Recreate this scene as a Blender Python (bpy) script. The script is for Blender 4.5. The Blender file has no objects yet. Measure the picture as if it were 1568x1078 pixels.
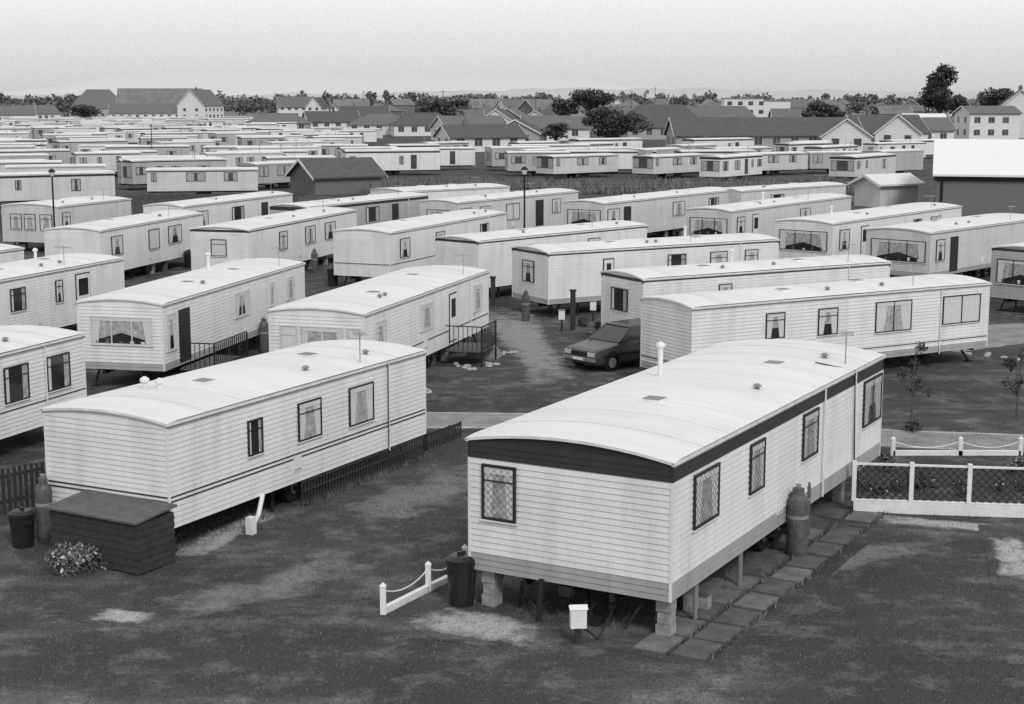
import bpy, math, random
import numpy as np
from mathutils import Vector, Matrix
random.seed(7); rng=np.random.default_rng(5)
scene=bpy.context.scene
COL=scene.collection
# ---------- camera calibration (eye height 8.8 m) ----------
H=8.8; F=2364.0; PITCH=math.atan(389/2364)
c_,s_=math.cos(PITCH),math.sin(PITCH)
def G(px,py,z=0.0):
    """survey: world point at height z"""
    u=(px-784)/F; v=(539-py)/F
    d=(u, c_+v*s_, -s_+v*c_)
    t=(z-H)/d[2]
    return Vector((d[0]*t, d[1]*t, z))
# ---------- materials ----------
MATS={}
def new_mat(name):
    m=bpy.data.materials.new(name); m.use_nodes=True
    nt=m.node_tree; b=nt.nodes['Principled BSDF']
    b.inputs['Specular IOR Level'].default_value=0.3
    return m,nt,b
def N(nt,t,**k):
    n=nt.nodes.new(t)
    for a,v in k.items(): setattr(n,a,v)
    return n
def noise(nt,co,scale,detail=4,rough=0.6):
    n=N(nt,'ShaderNodeTexNoise'); n.inputs['Scale'].default_value=scale
    n.inputs['Detail'].default_value=detail; n.inputs['Roughness'].default_value=rough
    nt.links.new(co,n.inputs['Vector']); return n.outputs['Fac']
def mapv(nt,co,sc):
    mp=N(nt,'ShaderNodeMapping'); mp.inputs['Scale'].default_value=sc
    nt.links.new(co,mp.inputs['Vector']); return mp.outputs['Vector']
def mrange(nt,v,a,b,c,d):
    n=N(nt,'ShaderNodeMapRange'); nt.links.new(v,n.inputs[0])
    for i,x in enumerate((a,b,c,d)): n.inputs[i+1].default_value=x
    return n.outputs[0]
def mth(nt,op,a,b=None):
    n=N(nt,'ShaderNodeMath',operation=op)
    for i,x in enumerate((a,b)):
        if x is None: continue
        if isinstance(x,(int,float)): n.inputs[i].default_value=x
        else: nt.links.new(x,n.inputs[i])
    return n.outputs[0]
def gm(name,val,rough=0.7,amp=0.15,scale=3.0,bump=0.0,fine=0.12,bscale=40,stretch=None,spec=0.3,metal=0,streak=None,samp=.12):
    if name in MATS: return MATS[name]
    m,nt,b=new_mat(name)
    tc=N(nt,'ShaderNodeTexCoord'); co=tc.outputs['Object']; c0=co
    if stretch: co=mapv(nt,co,stretch)
    n1=noise(nt,co,scale,5,0.65); n2=noise(nt,c0,38,2,0.8)
    v=mth(nt,'MULTIPLY',mrange(nt,n1,0.3,0.7,1-amp,1+amp),mrange(nt,n2,0.3,0.7,1-fine,1+fine))
    v=mth(nt,'MULTIPLY',v,val)
    if streak:
        n3=noise(nt,mapv(nt,c0,streak),1.0,4,.7)
        v=mth(nt,'MULTIPLY',v,mrange(nt,n3,.42,.75,1.0,1-samp))
        n5=noise(nt,c0,.35,3,.6)
        v=mth(nt,'MULTIPLY',v,mrange(nt,n5,.35,.7,1.0,.91))
    nt.links.new(v,b.inputs['Base Color'])
    b.inputs['Roughness'].default_value=rough; b.inputs['Specular IOR Level'].default_value=spec
    b.inputs['Metallic'].default_value=metal
    if bump>0:
        bp=N(nt,'ShaderNodeBump'); bp.inputs['Strength'].default_value=bump; bp.inputs['Distance'].default_value=0.05
        nt.links.new(noise(nt,c0,bscale,4,0.7),bp.inputs['Height']); nt.links.new(bp.outputs[0],b.inputs['Normal'])
    MATS[name]=m; return m
def grass_value(nt,co):
    n1=noise(nt,co,0.13,5,0.65); n2=noise(nt,co,0.9,7,0.75); n3=noise(nt,co,14,5,0.8)
    n4=noise(nt,co,60,2,0.8); n6=noise(nt,mapv(nt,co,(.5,1.4,1)),0.45,6,.7)
    v=mth(nt,'ADD',mrange(nt,n1,0.3,0.7,0.045,0.088),mrange(nt,n2,0.5,0.74,0.0,0.14))
    v=mth(nt,'ADD',v,mrange(nt,n6,0.53,0.70,0.0,0.08))
    v=mth(nt,'MULTIPLY',v,mrange(nt,n3,0.25,0.75,0.5,1.55))
    v=mth(nt,'MULTIPLY',v,mrange(nt,n4,0.25,0.75,0.55,1.45))
    return v,n3
def grass_bump(nt,b,n3):
    bp=N(nt,'ShaderNodeBump'); bp.inputs['Strength'].default_value=0.5; bp.inputs['Distance'].default_value=0.05
    nt.links.new(n3,bp.inputs['Height']); nt.links.new(bp.outputs[0],b.inputs['Normal'])
def mk_grass():
    m,nt,b=new_mat('grass'); tc=N(nt,'ShaderNodeTexCoord'); co=tc.outputs['Object']
    v,n3=grass_value(nt,co); nt.links.new(v,b.inputs['Base Color']); b.inputs['Roughness'].default_value=0.95
    b.inputs['Specular IOR Level'].default_value=0.1
    grass_bump(nt,b,n3); MATS['grass']=m
mk_grass()
def mk_track(name,val,cover):
    """worn ground: blends to grass at the edges by UV falloff"""
    m,nt,b=new_mat(name); tc=N(nt,'ShaderNodeTexCoord'); co=tc.outputs['Object']
    g,n3=grass_value(nt,co)
    sx=N(nt,'ShaderNodeSeparateXYZ'); nt.links.new(tc.outputs['UV'],sx.inputs[0])
    e=mth(nt,'ABSOLUTE',mth(nt,'SUBTRACT',mth(nt,'MULTIPLY',sx.outputs[0],2.0),1.0))
    e2=mth(nt,'ABSOLUTE',mth(nt,'SUBTRACT',mth(nt,'MULTIPLY',sx.outputs[1],2.0),1.0))
    e=mth(nt,'POWER',mth(nt,'MAXIMUM',e,e2),2.0)
    nn=noise(nt,co,1.6,6,0.75)
    k=mth(nt,'ADD',mth(nt,'SUBTRACT',cover,mth(nt,'MULTIPLY',e,1.6)),mth(nt,'MULTIPLY',mth(nt,'SUBTRACT',nn,0.5),2.4))
    k=mrange(nt,k,0.0,0.6,0.0,1.0)
    d=mth(nt,'MULTIPLY',mrange(nt,noise(nt,co,9,5,0.8),0.25,0.75,0.6,1.4),val)
    mx=N(nt,'ShaderNodeMix'); mx.data_type='FLOAT'
    nt.links.new(k,mx.inputs[0]); nt.links.new(g,mx.inputs[2]); nt.links.new(d,mx.inputs[3])
    nt.links.new(mx.outputs[0],b.inputs['Base Color']); b.inputs['Roughness'].default_value=0.95
    b.inputs['Specular IOR Level'].default_value=0.1; grass_bump(nt,b,n3)
    MATS[name]=m; return m
T_dirt=mk_track('worn_path',0.27,0.75)
T_cem=mk_track('cement_patch',0.42,0.75)
T_faint=mk_track('worn_grass',0.20,0.6)
VS=(2.2,2.2,.25)
wallm=gm('cladding_white',0.81,0.5,0.06,0.8,stretch=(0.3,0.3,3),streak=VS,samp=.17)
wall2=gm('cladding_cream',0.66,0.5,0.07,0.8,stretch=(0.3,0.3,3),streak=VS,samp=.17)
wall3=gm('cladding_grey',0.47,0.5,0.08,0.8,stretch=(0.3,0.3,3),streak=VS,samp=.17)
lipm=gm('cladding_lap_shade',0.22,0.7)  # lap lips coloured dark to stand for the shadow gap under each board
skirtm=gm('cladding_skirt',0.38,0.55,0.08,0.8,streak=VS,samp=.2)
roofm=gm('roof_sheet',0.80,0.6,0.05,0.7,fine=0.05,streak=(1.6,.3,.3),samp=.13)
seamm=gm('roof_seam',0.60,0.55)
darkband=gm('dark_fascia',0.035,0.5,0.2)
trimm=gm('trim_white',0.74,0.5)
trimg=gm('trim_grey',0.22,0.5)
framed=gm('window_frame_dark',0.03,0.4)
framew=gm('window_frame_white',0.60,0.4)
curtm=gm('curtain',0.62,0.9,0.2,9,stretch=(6,6,0.4))
netm=gm('net_curtain',0.38,0.9,0.45,7)
glassm=gm('window_glass',0.025,0.06,0.1,fine=0,spec=0.8)
farglass=gm('window_far',0.08,0.2,0.4,.5,fine=0,spec=.5)
under=gm('chassis_black',0.018,0.8)
concm=gm('concrete',0.42,0.9,0.25,6,bump=0.4)
blockm=gm('concrete_block',0.33,0.9,0.3,8,bump=0.5)
rubber=gm('rubber',0.02,0.7)
metg=gm('galvanised_steel',0.35,0.45,metal=0.5)
gasm=gm('gas_cylinder_paint',0.11,0.5,0.35,6,streak=(6,6,.6),samp=.4)
blackp=gm('black_plastic',0.018,0.35,spec=0.5)
roadm=gm('asphalt_worn',0.25,0.9,0.28,1.5,bump=0.3)
kerbm=gm('kerb_stone',0.42,0.9,0.3,3)
slabm=gm('paving_slab',0.115,0.9,0.4,2.5,bump=0.3)
slabl=gm('paving_slab_mid',0.17,0.9,0.4,2.5,bump=0.3)
whitep=gm('white_paint',0.78,0.5,0.1)
darkwood=gm('dark_timber',0.04,0.8,0.35,6)
lidm=gm('roofing_felt',0.12,0.9,0.25,5)
soil=gm('soil',0.05,0.95,0.4,6,bump=0.6)
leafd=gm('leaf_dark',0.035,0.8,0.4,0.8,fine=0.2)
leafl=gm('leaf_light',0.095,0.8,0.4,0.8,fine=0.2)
fleafd=gm('far_haze_leaf_dark',0.065,0.9,0.3,0.05,fine=0)  # far foliage: greys raised so distance haze sits in the leaf colour
fleafl=gm('far_haze_leaf_light',0.115,0.9,0.3,0.05,fine=0)
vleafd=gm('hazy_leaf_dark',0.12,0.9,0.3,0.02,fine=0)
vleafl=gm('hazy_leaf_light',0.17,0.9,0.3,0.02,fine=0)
flower=gm('flower_white',0.6,0.8)
bark=gm('bark',0.09,0.9,0.3,8)
brickm=gm('brick',0.17,0.9,0.2,9)
tiled=gm('roof_tiles_dark',0.10,0.85,0.25,1.2,stretch=(1,1,6))
tilem=gm('roof_tiles_mid',0.15,0.85,0.25,1.2,stretch=(1,1,6))
tilef=gm('roof_tiles_haze',0.18,0.85,0.25,.3,fine=0)  # paler tile tone with distance haze mixed into the colour
render_w=gm('render_white',0.72,0.8)
render_g=gm('render_grey',0.38,0.8)
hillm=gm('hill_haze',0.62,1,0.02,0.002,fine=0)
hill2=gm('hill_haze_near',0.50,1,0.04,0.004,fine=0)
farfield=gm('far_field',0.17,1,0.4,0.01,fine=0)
carp=gm('car_paint_dark',0.05,0.25,0.05,spec=0.7)
lampg=gm('headlamp_glass',0.6,0.15)
redm=gm('lamp_lens',0.12,0.2)
# ---------- mesh builder ----------
class MB:
    def __init__(s): s.v=[];s.f=[];s.m=[];s.mats=[];s.M=Matrix.Identity(4)
    def mi(s,mat):
        if mat not in s.mats: s.mats.append(mat)
        return s.mats.index(mat)
    def add(s,vs,fs,mat):
        o=len(s.v); s.v+= [tuple(s.M@Vector(v)) for v in vs]
        k=s.mi(mat)
        for f in fs: s.f.append([i+o for i in f]); s.m.append(k)
    def box(s,mat,x0,x1,y0,y1,z0,z1):
        vs=[(x0,y0,z0),(x1,y0,z0),(x1,y1,z0),(x0,y1,z0),(x0,y0,z1),(x1,y0,z1),(x1,y1,z1),(x0,y1,z1)]
        s.add(vs,[(3,2,1,0),(4,5,6,7),(0,1,5,4),(1,2,6,5),(2,3,7,6),(3,0,4,7)],mat)
    def hexa(s,mat,vs): s.add(vs,[(3,2,1,0),(4,5,6,7),(0,1,5,4),(1,2,6,5),(2,3,7,6),(3,0,4,7)],mat)
    def rev(s,mat,prof,x,y,n=14,axis='z'):
        vs=[];fs=[]
        for r,z in prof:
            for i in range(n):
                a=2*math.pi*i/n
                if axis=='z': vs.append((x+r*math.cos(a),y+r*math.sin(a),z))
                else: vs.append((x+r*math.cos(a),y+z,0+r*math.sin(a)))
        for j in range(len(prof)-1):
            for i in range(n):
                fs.append((j*n+i,j*n+(i+1)%n,(j+1)*n+(i+1)%n,(j+1)*n+i))
        fs.append(tuple(range(n))[::-1]); fs.append(tuple((len(prof)-1)*n+i for i in range(n)))
        s.add(vs,fs,mat)
    def rod(s,mat,a,b,r,n=6,r2=None):
        a=Vector(a);b=Vector(b);d=(b-a)
        if d.length<1e-6:return
        q=d.to_track_quat('Z','Y'); r2=r if r2 is None else r2
        vs=[tuple(a+q@Vector((r*math.cos(2*math.pi*i/n),r*math.sin(2*math.pi*i/n),0))) for i in range(n)]
        vs+=[tuple(b+q@Vector((r2*math.cos(2*math.pi*i/n),r2*math.sin(2*math.pi*i/n),0))) for i in range(n)]
        fs=[(i,(i+1)%n,n+(i+1)%n,n+i) for i in range(n)]+[tuple(range(n))[::-1],tuple(range(n,2*n))]
        s.add(vs,fs,mat)
    def mesh(s,name):
        me=bpy.data.meshes.new(name); me.from_pydata(s.v,[],s.f)
        for m in s.mats: me.materials.append(m)
        me.polygons.foreach_set('material_index',s.m); me.update(); return me
    def obj(s,name,parent=None,loc=(0,0,0),yaw=0,smooth=False):
        o=bpy.data.objects.new(name,s.mesh(name)); COL.objects.link(o)
        o.location=loc; o.rotation_euler=(0,0,yaw)
        if parent: o.parent=parent
        if smooth: o.data.shade_smooth()
        return o
def empty(name,loc,yaw=0):
    e=bpy.data.objects.new(name,None); COL.objects.link(e); e.location=loc; e.rotation_euler=(0,0,yaw); e.empty_display_size=0.3; return e
# ---------- caravan ----------
def frame(side,L,W):
    if side=='s': return lambda u,z,o:(u,-o,z)
    if side=='e': return lambda u,z,o:(-o,W-u,z)
    if side=='f': return lambda u,z,o:(L+o,u,z)
    if side=='b': return lambda u,z,o:(L-u,W+o,z)
def fbox(mb,mat,P,u0,u1,z0,z1,o0,o1):
    vs=[P(u0,z0,o1),P(u1,z0,o1),P(u1,z0,o0),P(u0,z0,o0),P(u0,z1,o1),P(u1,z1,o1),P(u1,z1,o0),P(u0,z1,o0)]
    mb.hexa(mat,vs)
def drape(mb,mat,P,u0,u1,z0,z1,o,n=6,amp=0.006,topw=None):
    vs=[];n=max(2,n)
    for i in range(n+1):
        t=i/n; u=u0+(u1-u0)*t; oo=o+(amp if i%2 else 0)
        ut=u if topw is None else topw[0]+(topw[1]-topw[0])*t
        vs.append(P(u,z0,oo)); vs.append(P(ut,z1,oo))
    mb.add(vs,[(2*i,2*i+2,2*i+3,2*i+1) for i in range(n)],mat)
def window(mb,P,u0,u1,z0,z1,kind='net',fr=None,fine=True,lead=False):
    fr=fr or framed; t=0.03 if not lead else .045
    fbox(mb,glassm,P,u0+t,u1-t,z0+t,z1-t,0.0,0.024)
    fbox(mb,fr,P,u0,u1,z0,z0+t,0.0,0.055); fbox(mb,fr,P,u0,u1,z1-t,z1,0.0,0.055)
    fbox(mb,fr,P,u0,u0+t,z0+t,z1-t,0.0,0.053); fbox(mb,fr,P,u1-t,u1,z0+t,z1-t,0.0,0.053)
    fbox(mb,trimm,P,u0-.03,u1+.03,z0-.03,z0-.002,0.0,0.06)
    w=u1-u0; a,b=u0+t+.004,u1-t-.004; zb,zt=z0+t+.004,z1-t-.004
    h=zt-zb
    if kind in('net','half','bay'):
        dw=(b-a)*(0.27 if kind=='net' else 0.32 if kind=='half' else 0.12)
        drape(mb,curtm,P,a,a+dw*0.8,zb,zt,0.032,6,topw=(a,a+dw*1.25)); drape(mb,curtm,P,b-dw*0.8,b,zb,zt,0.032,6,topw=(b-dw*1.25,b))
        if kind=='net':
            drape(mb,netm,P,a,b,zb,zt-0.01,0.0265,14,0.003)
        elif kind=='half': drape(mb,netm,P,a,b,zb+h*.40,zt-0.01,0.0265,14,0.003)
        else:
            n=16; vs=[]
            for i in range(n+1):
                q=i/n; u=a+(b-a)*q; lo=zb+h*(.08+.34*(1-abs(2*q-1))); vs+= [P(u,lo,.0265+(.004 if i%2 else 0)),P(u,zt-.01,.0265+(.004 if i%2 else 0))]
            mb.add(vs,[(2*i,2*i+2,2*i+3,2*i+1) for i in range(n)],netm)
        drape(mb,curtm,P,a,b,zt-h*0.13,zt,0.042,10)
        if kind=='bay':
            for i in range(5):
                uu=a+(b-a)*(i+.5)/5+random.uniform(-.1,.1); hh=h*random.uniform(.08,.2)
                drape(mb,random.choice((leafl,curtm,leafl)),P,uu-.05,uu+.05,zb,zb+hh,0.034,3,topw=(uu-.08,uu+.08))
    elif kind=='dark':
        drape(mb,curtm,P,a,a+(b-a)*0.16,zb,zt,0.03,4); drape(mb,netm,P,b-(b-a)*0.24,b,zb,zt,0.03,4)
    elif kind=='curt':
        drape(mb,curtm,P,a,b,zb,zt,0.03,12)
    if fine and w<1.0: fbox(mb,fr,P,u0+t,u1-t,z0+(z1-z0)*.70,z0+(z1-z0)*.70+.022,0.026,0.05)
    if w>1.2:
        k=3 if w>1.8 else 2
        for i in range(1,k): 
            uu=u0+w*i/k; fbox(mb,fr,P,uu-.018,uu+.018,z0+t,z1-t,0.026,0.051)
    if lead:
        st=0.13; hh=zt-zb; ww=b-a
        k=-hh
        while k<ww:
            for sg in(0,1):
                p0=max(0,k); p1=min(ww,k+hh)
                if p1>p0:
                    q0,q1=p0-k,p1-k
                    if sg: P0=P(a+p0,zb+q0,0.047);P1=P(a+p1,zb+q1,0.047)
                    else: P0=P(a+p0,zt-q0,0.047);P1=P(a+p1,zt-q1,0.047)
                    mb.rod(trimg,P0,P1,0.004,3)
            k+=st
def door(mb,P,u0,u1,z0,z1,mat=None,open_=False):
    fbox(mb,framed,P,u0,u1,z0,z1,0.0,0.026)
    if not open_:
        fbox(mb,mat or trimm,P,u0+.05,u1-.05,z0+.05,z1-.05,0.027,0.045)
        fbox(mb,glassm,P,u0+.16,u1-.16,z0+(z1-z0)*.5,z1-.2,0.046,0.05)
def antenna(mb,x,y,z,h=0.9,yaw=0.3):
    mb.rod(metg,(x,y,z),(x,y,z+h),0.014,5)
    dx,dy=math.cos(yaw),math.sin(yaw)
    mb.rod(metg,(x-dx*.3,y-dy*.3,z+h*.95),(x+dx*.4,y+dy*.4,z+h*.95),0.011,4)
    for k in(-.25,-.1,.05,.2,.35):
        l=.16; mb.rod(metg,(x+dx*k-dy*l,y+dy*k+dx*l,z+h*.95),(x+dx*k+dy*l,y+dy*k-dx*l,z+h*.95),0.007,4)
def build_caravan(L,W,ze,zb,wins,band=0.0,wall=None,rise=0.14,detail=1,chim=None,skirt=0.0,stripe=None,ant=True,seed=0,wf=None,lead=False):
    R=random.Random(seed); wall=wall or wallm
    body=MB();roof=MB();win=MB();uf=MB();fit=MB()
    bh=0.105 if detail else 0.24
    nb=round((ze-zb)/bh); bh=(ze-zb)/nb
    if detail==2: nb=1; bh=ze-zb
    lip=0.015
    def ring(z,o): return [(-o,-o,z),(L+o,-o,z),(L+o,W+o,z),(-o,W+o,z)]
    for i in range(nb):
        z0=zb+i*bh; z1=z0+bh; o=lip if detail<2 else 0.0
        m=wall
        if skirt and z1<zb+skirt+.01: m=skirtm
        if band and z0>=ze-band-.02: m=darkband
        vs=ring(z0,o)+ring(z1,0.0)
        body.add(vs,[(k,(k+1)%4,4+(k+1)%4,4+k) for k in range(4)],m)
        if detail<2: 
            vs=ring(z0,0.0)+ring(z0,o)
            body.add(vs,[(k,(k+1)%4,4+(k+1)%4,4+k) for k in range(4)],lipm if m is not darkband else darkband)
    if stripe:
        for q in stripe:
            for P,l in((frame('s',L,W),L),(frame('e',L,W),W)): fbox(body,darkband,P,-.02,l+.02,q,q+.028,0.0,0.021)
    if detail==2 and band:
        for P,l in((frame('s',L,W),L),(frame('e',L,W),W)): fbox(body,darkband,P,0,l,ze-band,ze,0.002,0.012)
    body.add(ring(zb+.01,0),[(3,2,1,0)],under)
    if detail<2:
        for (x,y) in((0,0),(L,0),(0,W),(L,W)):
            if band:
                body.box(darkband,x-.022,x+.022,y-.022,y+.022,ze-band,ze-.002)
            body.box(wall,x-.022,x+.022,y-.022,y+.022,zb,ze-band-.003)
    n=12 if detail<2 else 6; ov=0.055
    def arc(x,dz=0,ex=0):
        return [(x,-ov-ex+(W+2*(ov+ex))*j/n,ze+dz+rise*(1-(2*j/n-1)**2)) for j in range(n+1)]
    xs=[-ov,0.25,L*.5,L-.25,L+ov]; dzs=[0.0,.025,.03,.025,0.0]
    pr=[arc(x,dz+.02) for x,dz in zip(xs,dzs)]
    vs=[v for a in pr for v in a]; fs=[]
    for i in range(len(xs)-1):
        for j in range(n): fs.append((i*(n+1)+j,(i+1)*(n+1)+j,(i+1)*(n+1)+j+1,i*(n+1)+j+1))
    roof.add(vs,fs,roofm)
    dep=0.05
    for x,s in((-ov,1),(L+ov,-1)):
        a=arc(x,.02); b=[(q[0],q[1],q[2]-dep) for q in a]
        roof.add(a+b,[(j,j+1,n+1+j+1,n+1+j) for j in range(n)],trimm)
        b2=[(q[0]+s*.05,q[1],q[2]) for q in b]
        roof.add(b+b2,[(j,j+1,n+1+j+1,n+1+j) for j in range(n)],trimg)
        xx=0.0 if s==1 else L
        g=[(xx,W*j/n,ze+rise*(1-(2*j/n-1)**2)) for j in range(n+1)]
        base=[(xx,W*j/n,ze) for j in range(n+1)]
        roof.add(g+base,[(j,j+1,n+1+j+1,n+1+j) for j in range(n)],darkband if band>.25 else wall)
    for y0,y1 in((-ov-.004,-.0),(W,W+ov+.004)):
        roof.box(trimm,-ov,L+ov,y0,y1,ze-.035,ze+.021)
        roof.box(trimg,-ov+.02,L+ov-.02,y0+.012,y1-.012,ze-.065,ze-.0352)
    if detail==1:
        x=1.2
        while x<L-.4:
            dz=.02+.0285
            a=arc(x-.014,dz,.002); b=arc(x+.014,dz,.002)
            roof.add(a+b,[(j,j+1,n+1+j+1,n+1+j) for j in range(n)],seamm)
            x+=1.2
    zr=ze+rise+.05
    for wd in wins:
        side,u0,u1,z0,z1,kind=wd[:6]
        P=frame(side,L,W)
        if detail==2 and kind=='open': fbox(win,farglass,P,u0,u1,z0,z1,0,.02)
        elif kind=='door': door(win,P,u0,u1,z0,z1)
        elif kind=='open': door(win,P,u0,u1,z0,z1,open_=True)
        elif detail==2:
            fbox(win,farglass,P,u0,u1,z0,z1,0,.02)
            k=R.uniform(.2,.46)
            fbox(win,netm,P,u0+.06,u0+(u1-u0)*k,z0+.06,z1-.06,.02,.03);fbox(win,netm,P,u1-(u1-u0)*k,u1-.06,z0+.06,z1-.06,.02,.03)
        else: window(win,P,u0,u1,z0,z1,kind,wf,lead=lead)
    for y in(W*.28,W*.72):
        uf.box(under,-.0,L-.1,y-.04,y+.04,zb-.16,zb+.005)
    if detail<2:
        for x in np.arange(.6,L,1.6): uf.box(under,x,x+.06,.08,W-.08,zb-.09,zb+.004)
    for y in(W*.14,W*.86):
        for x in((L*.5,) if detail==0 else (L*.47,L*.54)):
            uf.M=Matrix.Translation((x,y,.33)); uf.rev(rubber,[(.2,-.1),(.32,-.09),(.33,0),(.32,.09),(.2,.1)],0,0,14,'y')
            if detail<2: uf.rev(metg,[(.13,-.105),(.14,.105)],0,0,10,'y')
            uf.M=Matrix.Identity(4)
    if detail<2: uf.rod(under,(L*.47,.2,.33),(L*.47,W-.2,.33),.05,6); uf.rod(under,(L*.54,.2,.33),(L*.54,W-.2,.33),.05,6)
    for x in(.35,L-.5):
        for y in(.3,W-.3):
            if detail<2:
                uf.rod(under,(x+(.35 if x<1 else -.35),y,zb-.1),(x,y,.04),.035,6); uf.box(under,x-.1,x+.1,y-.1,y+.1,0.005,.05)
    xx=1.6
    while xx<L-.3 and detail<2:
        for y in(.3,W-.3):
            if R.random()<.45:
                z=0.0
                while z<zb-.12:
                    hh=min(.19,zb-.02-z); uf.box(blockm,xx-.11+R.uniform(-.02,.02),xx+.11,y-.1,y+.1,z+.002,z+hh); z+=hh+.001
            elif R.random()<.6: uf.rod(under,(xx,y,0),(xx,y,zb),.04,6)
        xx+=2.1
    if chim: 
        for (cx,cy,ch) in chim:
            fit.rod(trimm,(cx,cy,zr-.2),(cx,cy,zr-.05+ch),.055,10); fit.rev(trimm,[(.05,zr-.05+ch),(.1,zr+ch),(.1,zr+.05+ch),(.03,zr+.1+ch)],cx,cy,10)
    if detail<2:
        for k in range(2):
            x=L*(.3+.35*k)+R.uniform(-.5,.5); y=W*R.choice((.35,.5,.6))
            zz=ze+.04+rise*(1-(2*y/W-1)**2)
            fit.box(trimm,x,x+.4,y-.2,y+.2,zz-.02,zz+.06); fit.box(trimg,x+.03,x+.37,y-.17,y+.17,zz+.06,zz+.07)
        for k in range(2):
            x=L*R.uniform(.2,.9);y=W*.2; zz=ze+rise*(1-(2*y/W-1)**2)
            fit.rev(trimg,[(.05,zz),(.05,zz+.1),(.1,zz+.11),(.04,zz+.16)],x,y,8)
        if ant: antenna(fit,L*R.uniform(.6,.85),.25,ze+.05,.75,R.uniform(0,3))
        x=L*.82; fit.rod(trimm,(x,-.04,ze-.05),(x,-.04,zb-.05),.02,6)
        P=frame('s',L,W); fbox(fit,trimm,P,L*.42,L*.42+.3,zb+.25,zb+.6,0,.03); fbox(fit,trimg,P,L*.42+.03,L*.42+.27,zb+.28,zb+.3,.031,.034)
    return dict(body=body,roof=roof,windows=win,chassis=uf,fittings=fit)
def place(parts,loc,yaw,name='static_caravan'):
    e=empty(name,loc,yaw)
    for k,mb in parts.items():
        if mb.f: mb.obj(k,e)
    return e
def solve(A,B,C,ze,L=None,back=False):
    a=G(*A,ze); c=G(*C,ze); d=(c-a); 
    yaw=math.atan2(d.y,d.x); LL=d.length
    n=Vector((-math.sin(yaw),math.cos(yaw)))
    uB=(B[0]-784)/F if B else None
    W=3.05
    if B:
        k=a.y*c_+(H-ze)*s_
        den=(n.x-uB*n.y*c_)
        W=(uB*k-a.x)/den
        W=min(3.8,max(2.6,W))
    if back:
        a=c-d.normalized()*L; LL=L
    elif L: LL=L
    return a,yaw,LL,W
def upx(a,yaw,z,px):
    k=(px-784)/F; ca,sa=math.cos(yaw),math.sin(yaw)
    return (k*(a.y*c_+(H-z)*s_)-a.x)/(ca-k*sa*c_)
def van(A,B,C,ze=2.65,zb=.58,side=(),end=(),L=None,back=False,**kw):
    a,yaw,LL,W=solve(A,B,C,ze,L,back)
    wins=[]
    for (p0,p1,zt,z0,kind) in side:
        u0=upx(a,yaw,2.0,p0);u1=upx(a,yaw,2.0,p1)
        u0=max(.08,u0);u1=min(LL-.08,u1)
        if u1-u0>.15: wins.append(('s',u0,u1,z0,zt,kind))
    for (f0,f1,zt,z0,kind) in end: wins.append(('e',W*f0,W*f1,z0,zt,kind))
    P=build_caravan(LL,W,ze,zb,wins,**kw)
    e=place(P,(a.x,a.y,0),yaw)
    return e,a,yaw,LL,W
F1=van((1030,710),(718,672),(1352,545),3.0,.68,
  side=[(1060,1098,2.62,1.68,'net'),(1146,1168,2.62,1.68,'net'),(1227,1250,2.64,1.7,'net'),(1320,1347,2.64,1.6,'half')],
  end=[(.07,.245,2.60,1.62,'net')],band=.315,rise=.19,skirt=.32,lead=True,seed=1,chim=[(6.3,3.0,.55)],wf=framed)
F2=van((255,650),(68,627),(650,538),side=[(378,400,2.25,1.5,'dark'),(455,490,2.3,1.45,'net'),(533,570,2.3,1.4,'net')],
  rise=.13,stripe=(1.10,1.19),seed=2,skirt=0,chim=[(2.2,2.0,.1),(2.2,2.4,.1)])
F3=van((0,543),None,(127,512),L=9.5,back=True,side=[(5,42,2.3,1.4,'dark'),(70,105,2.3,1.4,'dark')],seed=3,ant=False,stripe=(1.2,))
R2a=van((0,430),None,(188,396),L=10,back=True,side=[(15,38,2.3,1.5,'dark'),(84,95,2.3,1.5,'half'),(115,137,2.4,.75,'door')],seed=4,chim=[(6.5,1.5,.4)])
R2b=van((248,467),(118,452),(465,403),zb=.62,side=[(254,268,2.3,1.2,'half'),(273,290,2.35,.7,'open'),(358,380,2.3,1.5,'half'),(412,419,2.3,1.5,'net'),(438,450,2.3,1.5,'net')],
  end=[(.16,.88,2.25,1.4,'bay')],skirt=.3,seed=5,chim=[(8,2.0,.5)],band=0.0,wf=framew)
R2c=van((558,482),(412,468),(747,415),zb=.62,side=[(573,590,2.3,1.3,'net'),(643,662,2.3,1.5,'net'),(687,698,2.35,.7,'door'),(724,737,2.3,1.4,'net')],
  end=[(.12,.3,2.25,1.3,'curt'),(.34,.78,2.25,1.3,'bay'),(.82,.97,2.25,1.3,'curt')],seed=6,wf=framew,stripe=(1.1,))
M1=van((1060,472),(1000,445),(1515,434),zb=.5,side=[(1172,1201,2.3,1.5,'half'),(1252,1282,2.3,1.45,'half'),(1340,1395,2.35,1.35,'net'),(1443,1500,2.35,1.4,'curt')],skirt=.25,seed=7,rise=.13,stripe=(.86,))
M2=van((985,428),(930,408),(1362,402),side=[(1100,1120,2.3,1.5,'net')],end=[(.25,.65,2.2,1.4,'dark')],band=.15,seed=8,chim=[(5,1.6,.4)])
M3=van((840,388),(785,375),(1192,367),side=[(923,940,2.3,1.2,'door'),(1022,1050,2.3,1.5,'dark'),(1087,1113,2.3,1.4,'net'),(1140,1160,2.3,1.4,'net')],end=[(.3,.62,2.25,1.35,'half')],band=.15,skirt=.3,seed=9,chim=[(8,1.6,.4)])
M4=van((732,370),(668,358),(990,345),side=[(800,815,2.3,1.5,'dark'),(900,918,2.3,1.4,'net')],band=.15,seed=10)
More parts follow.
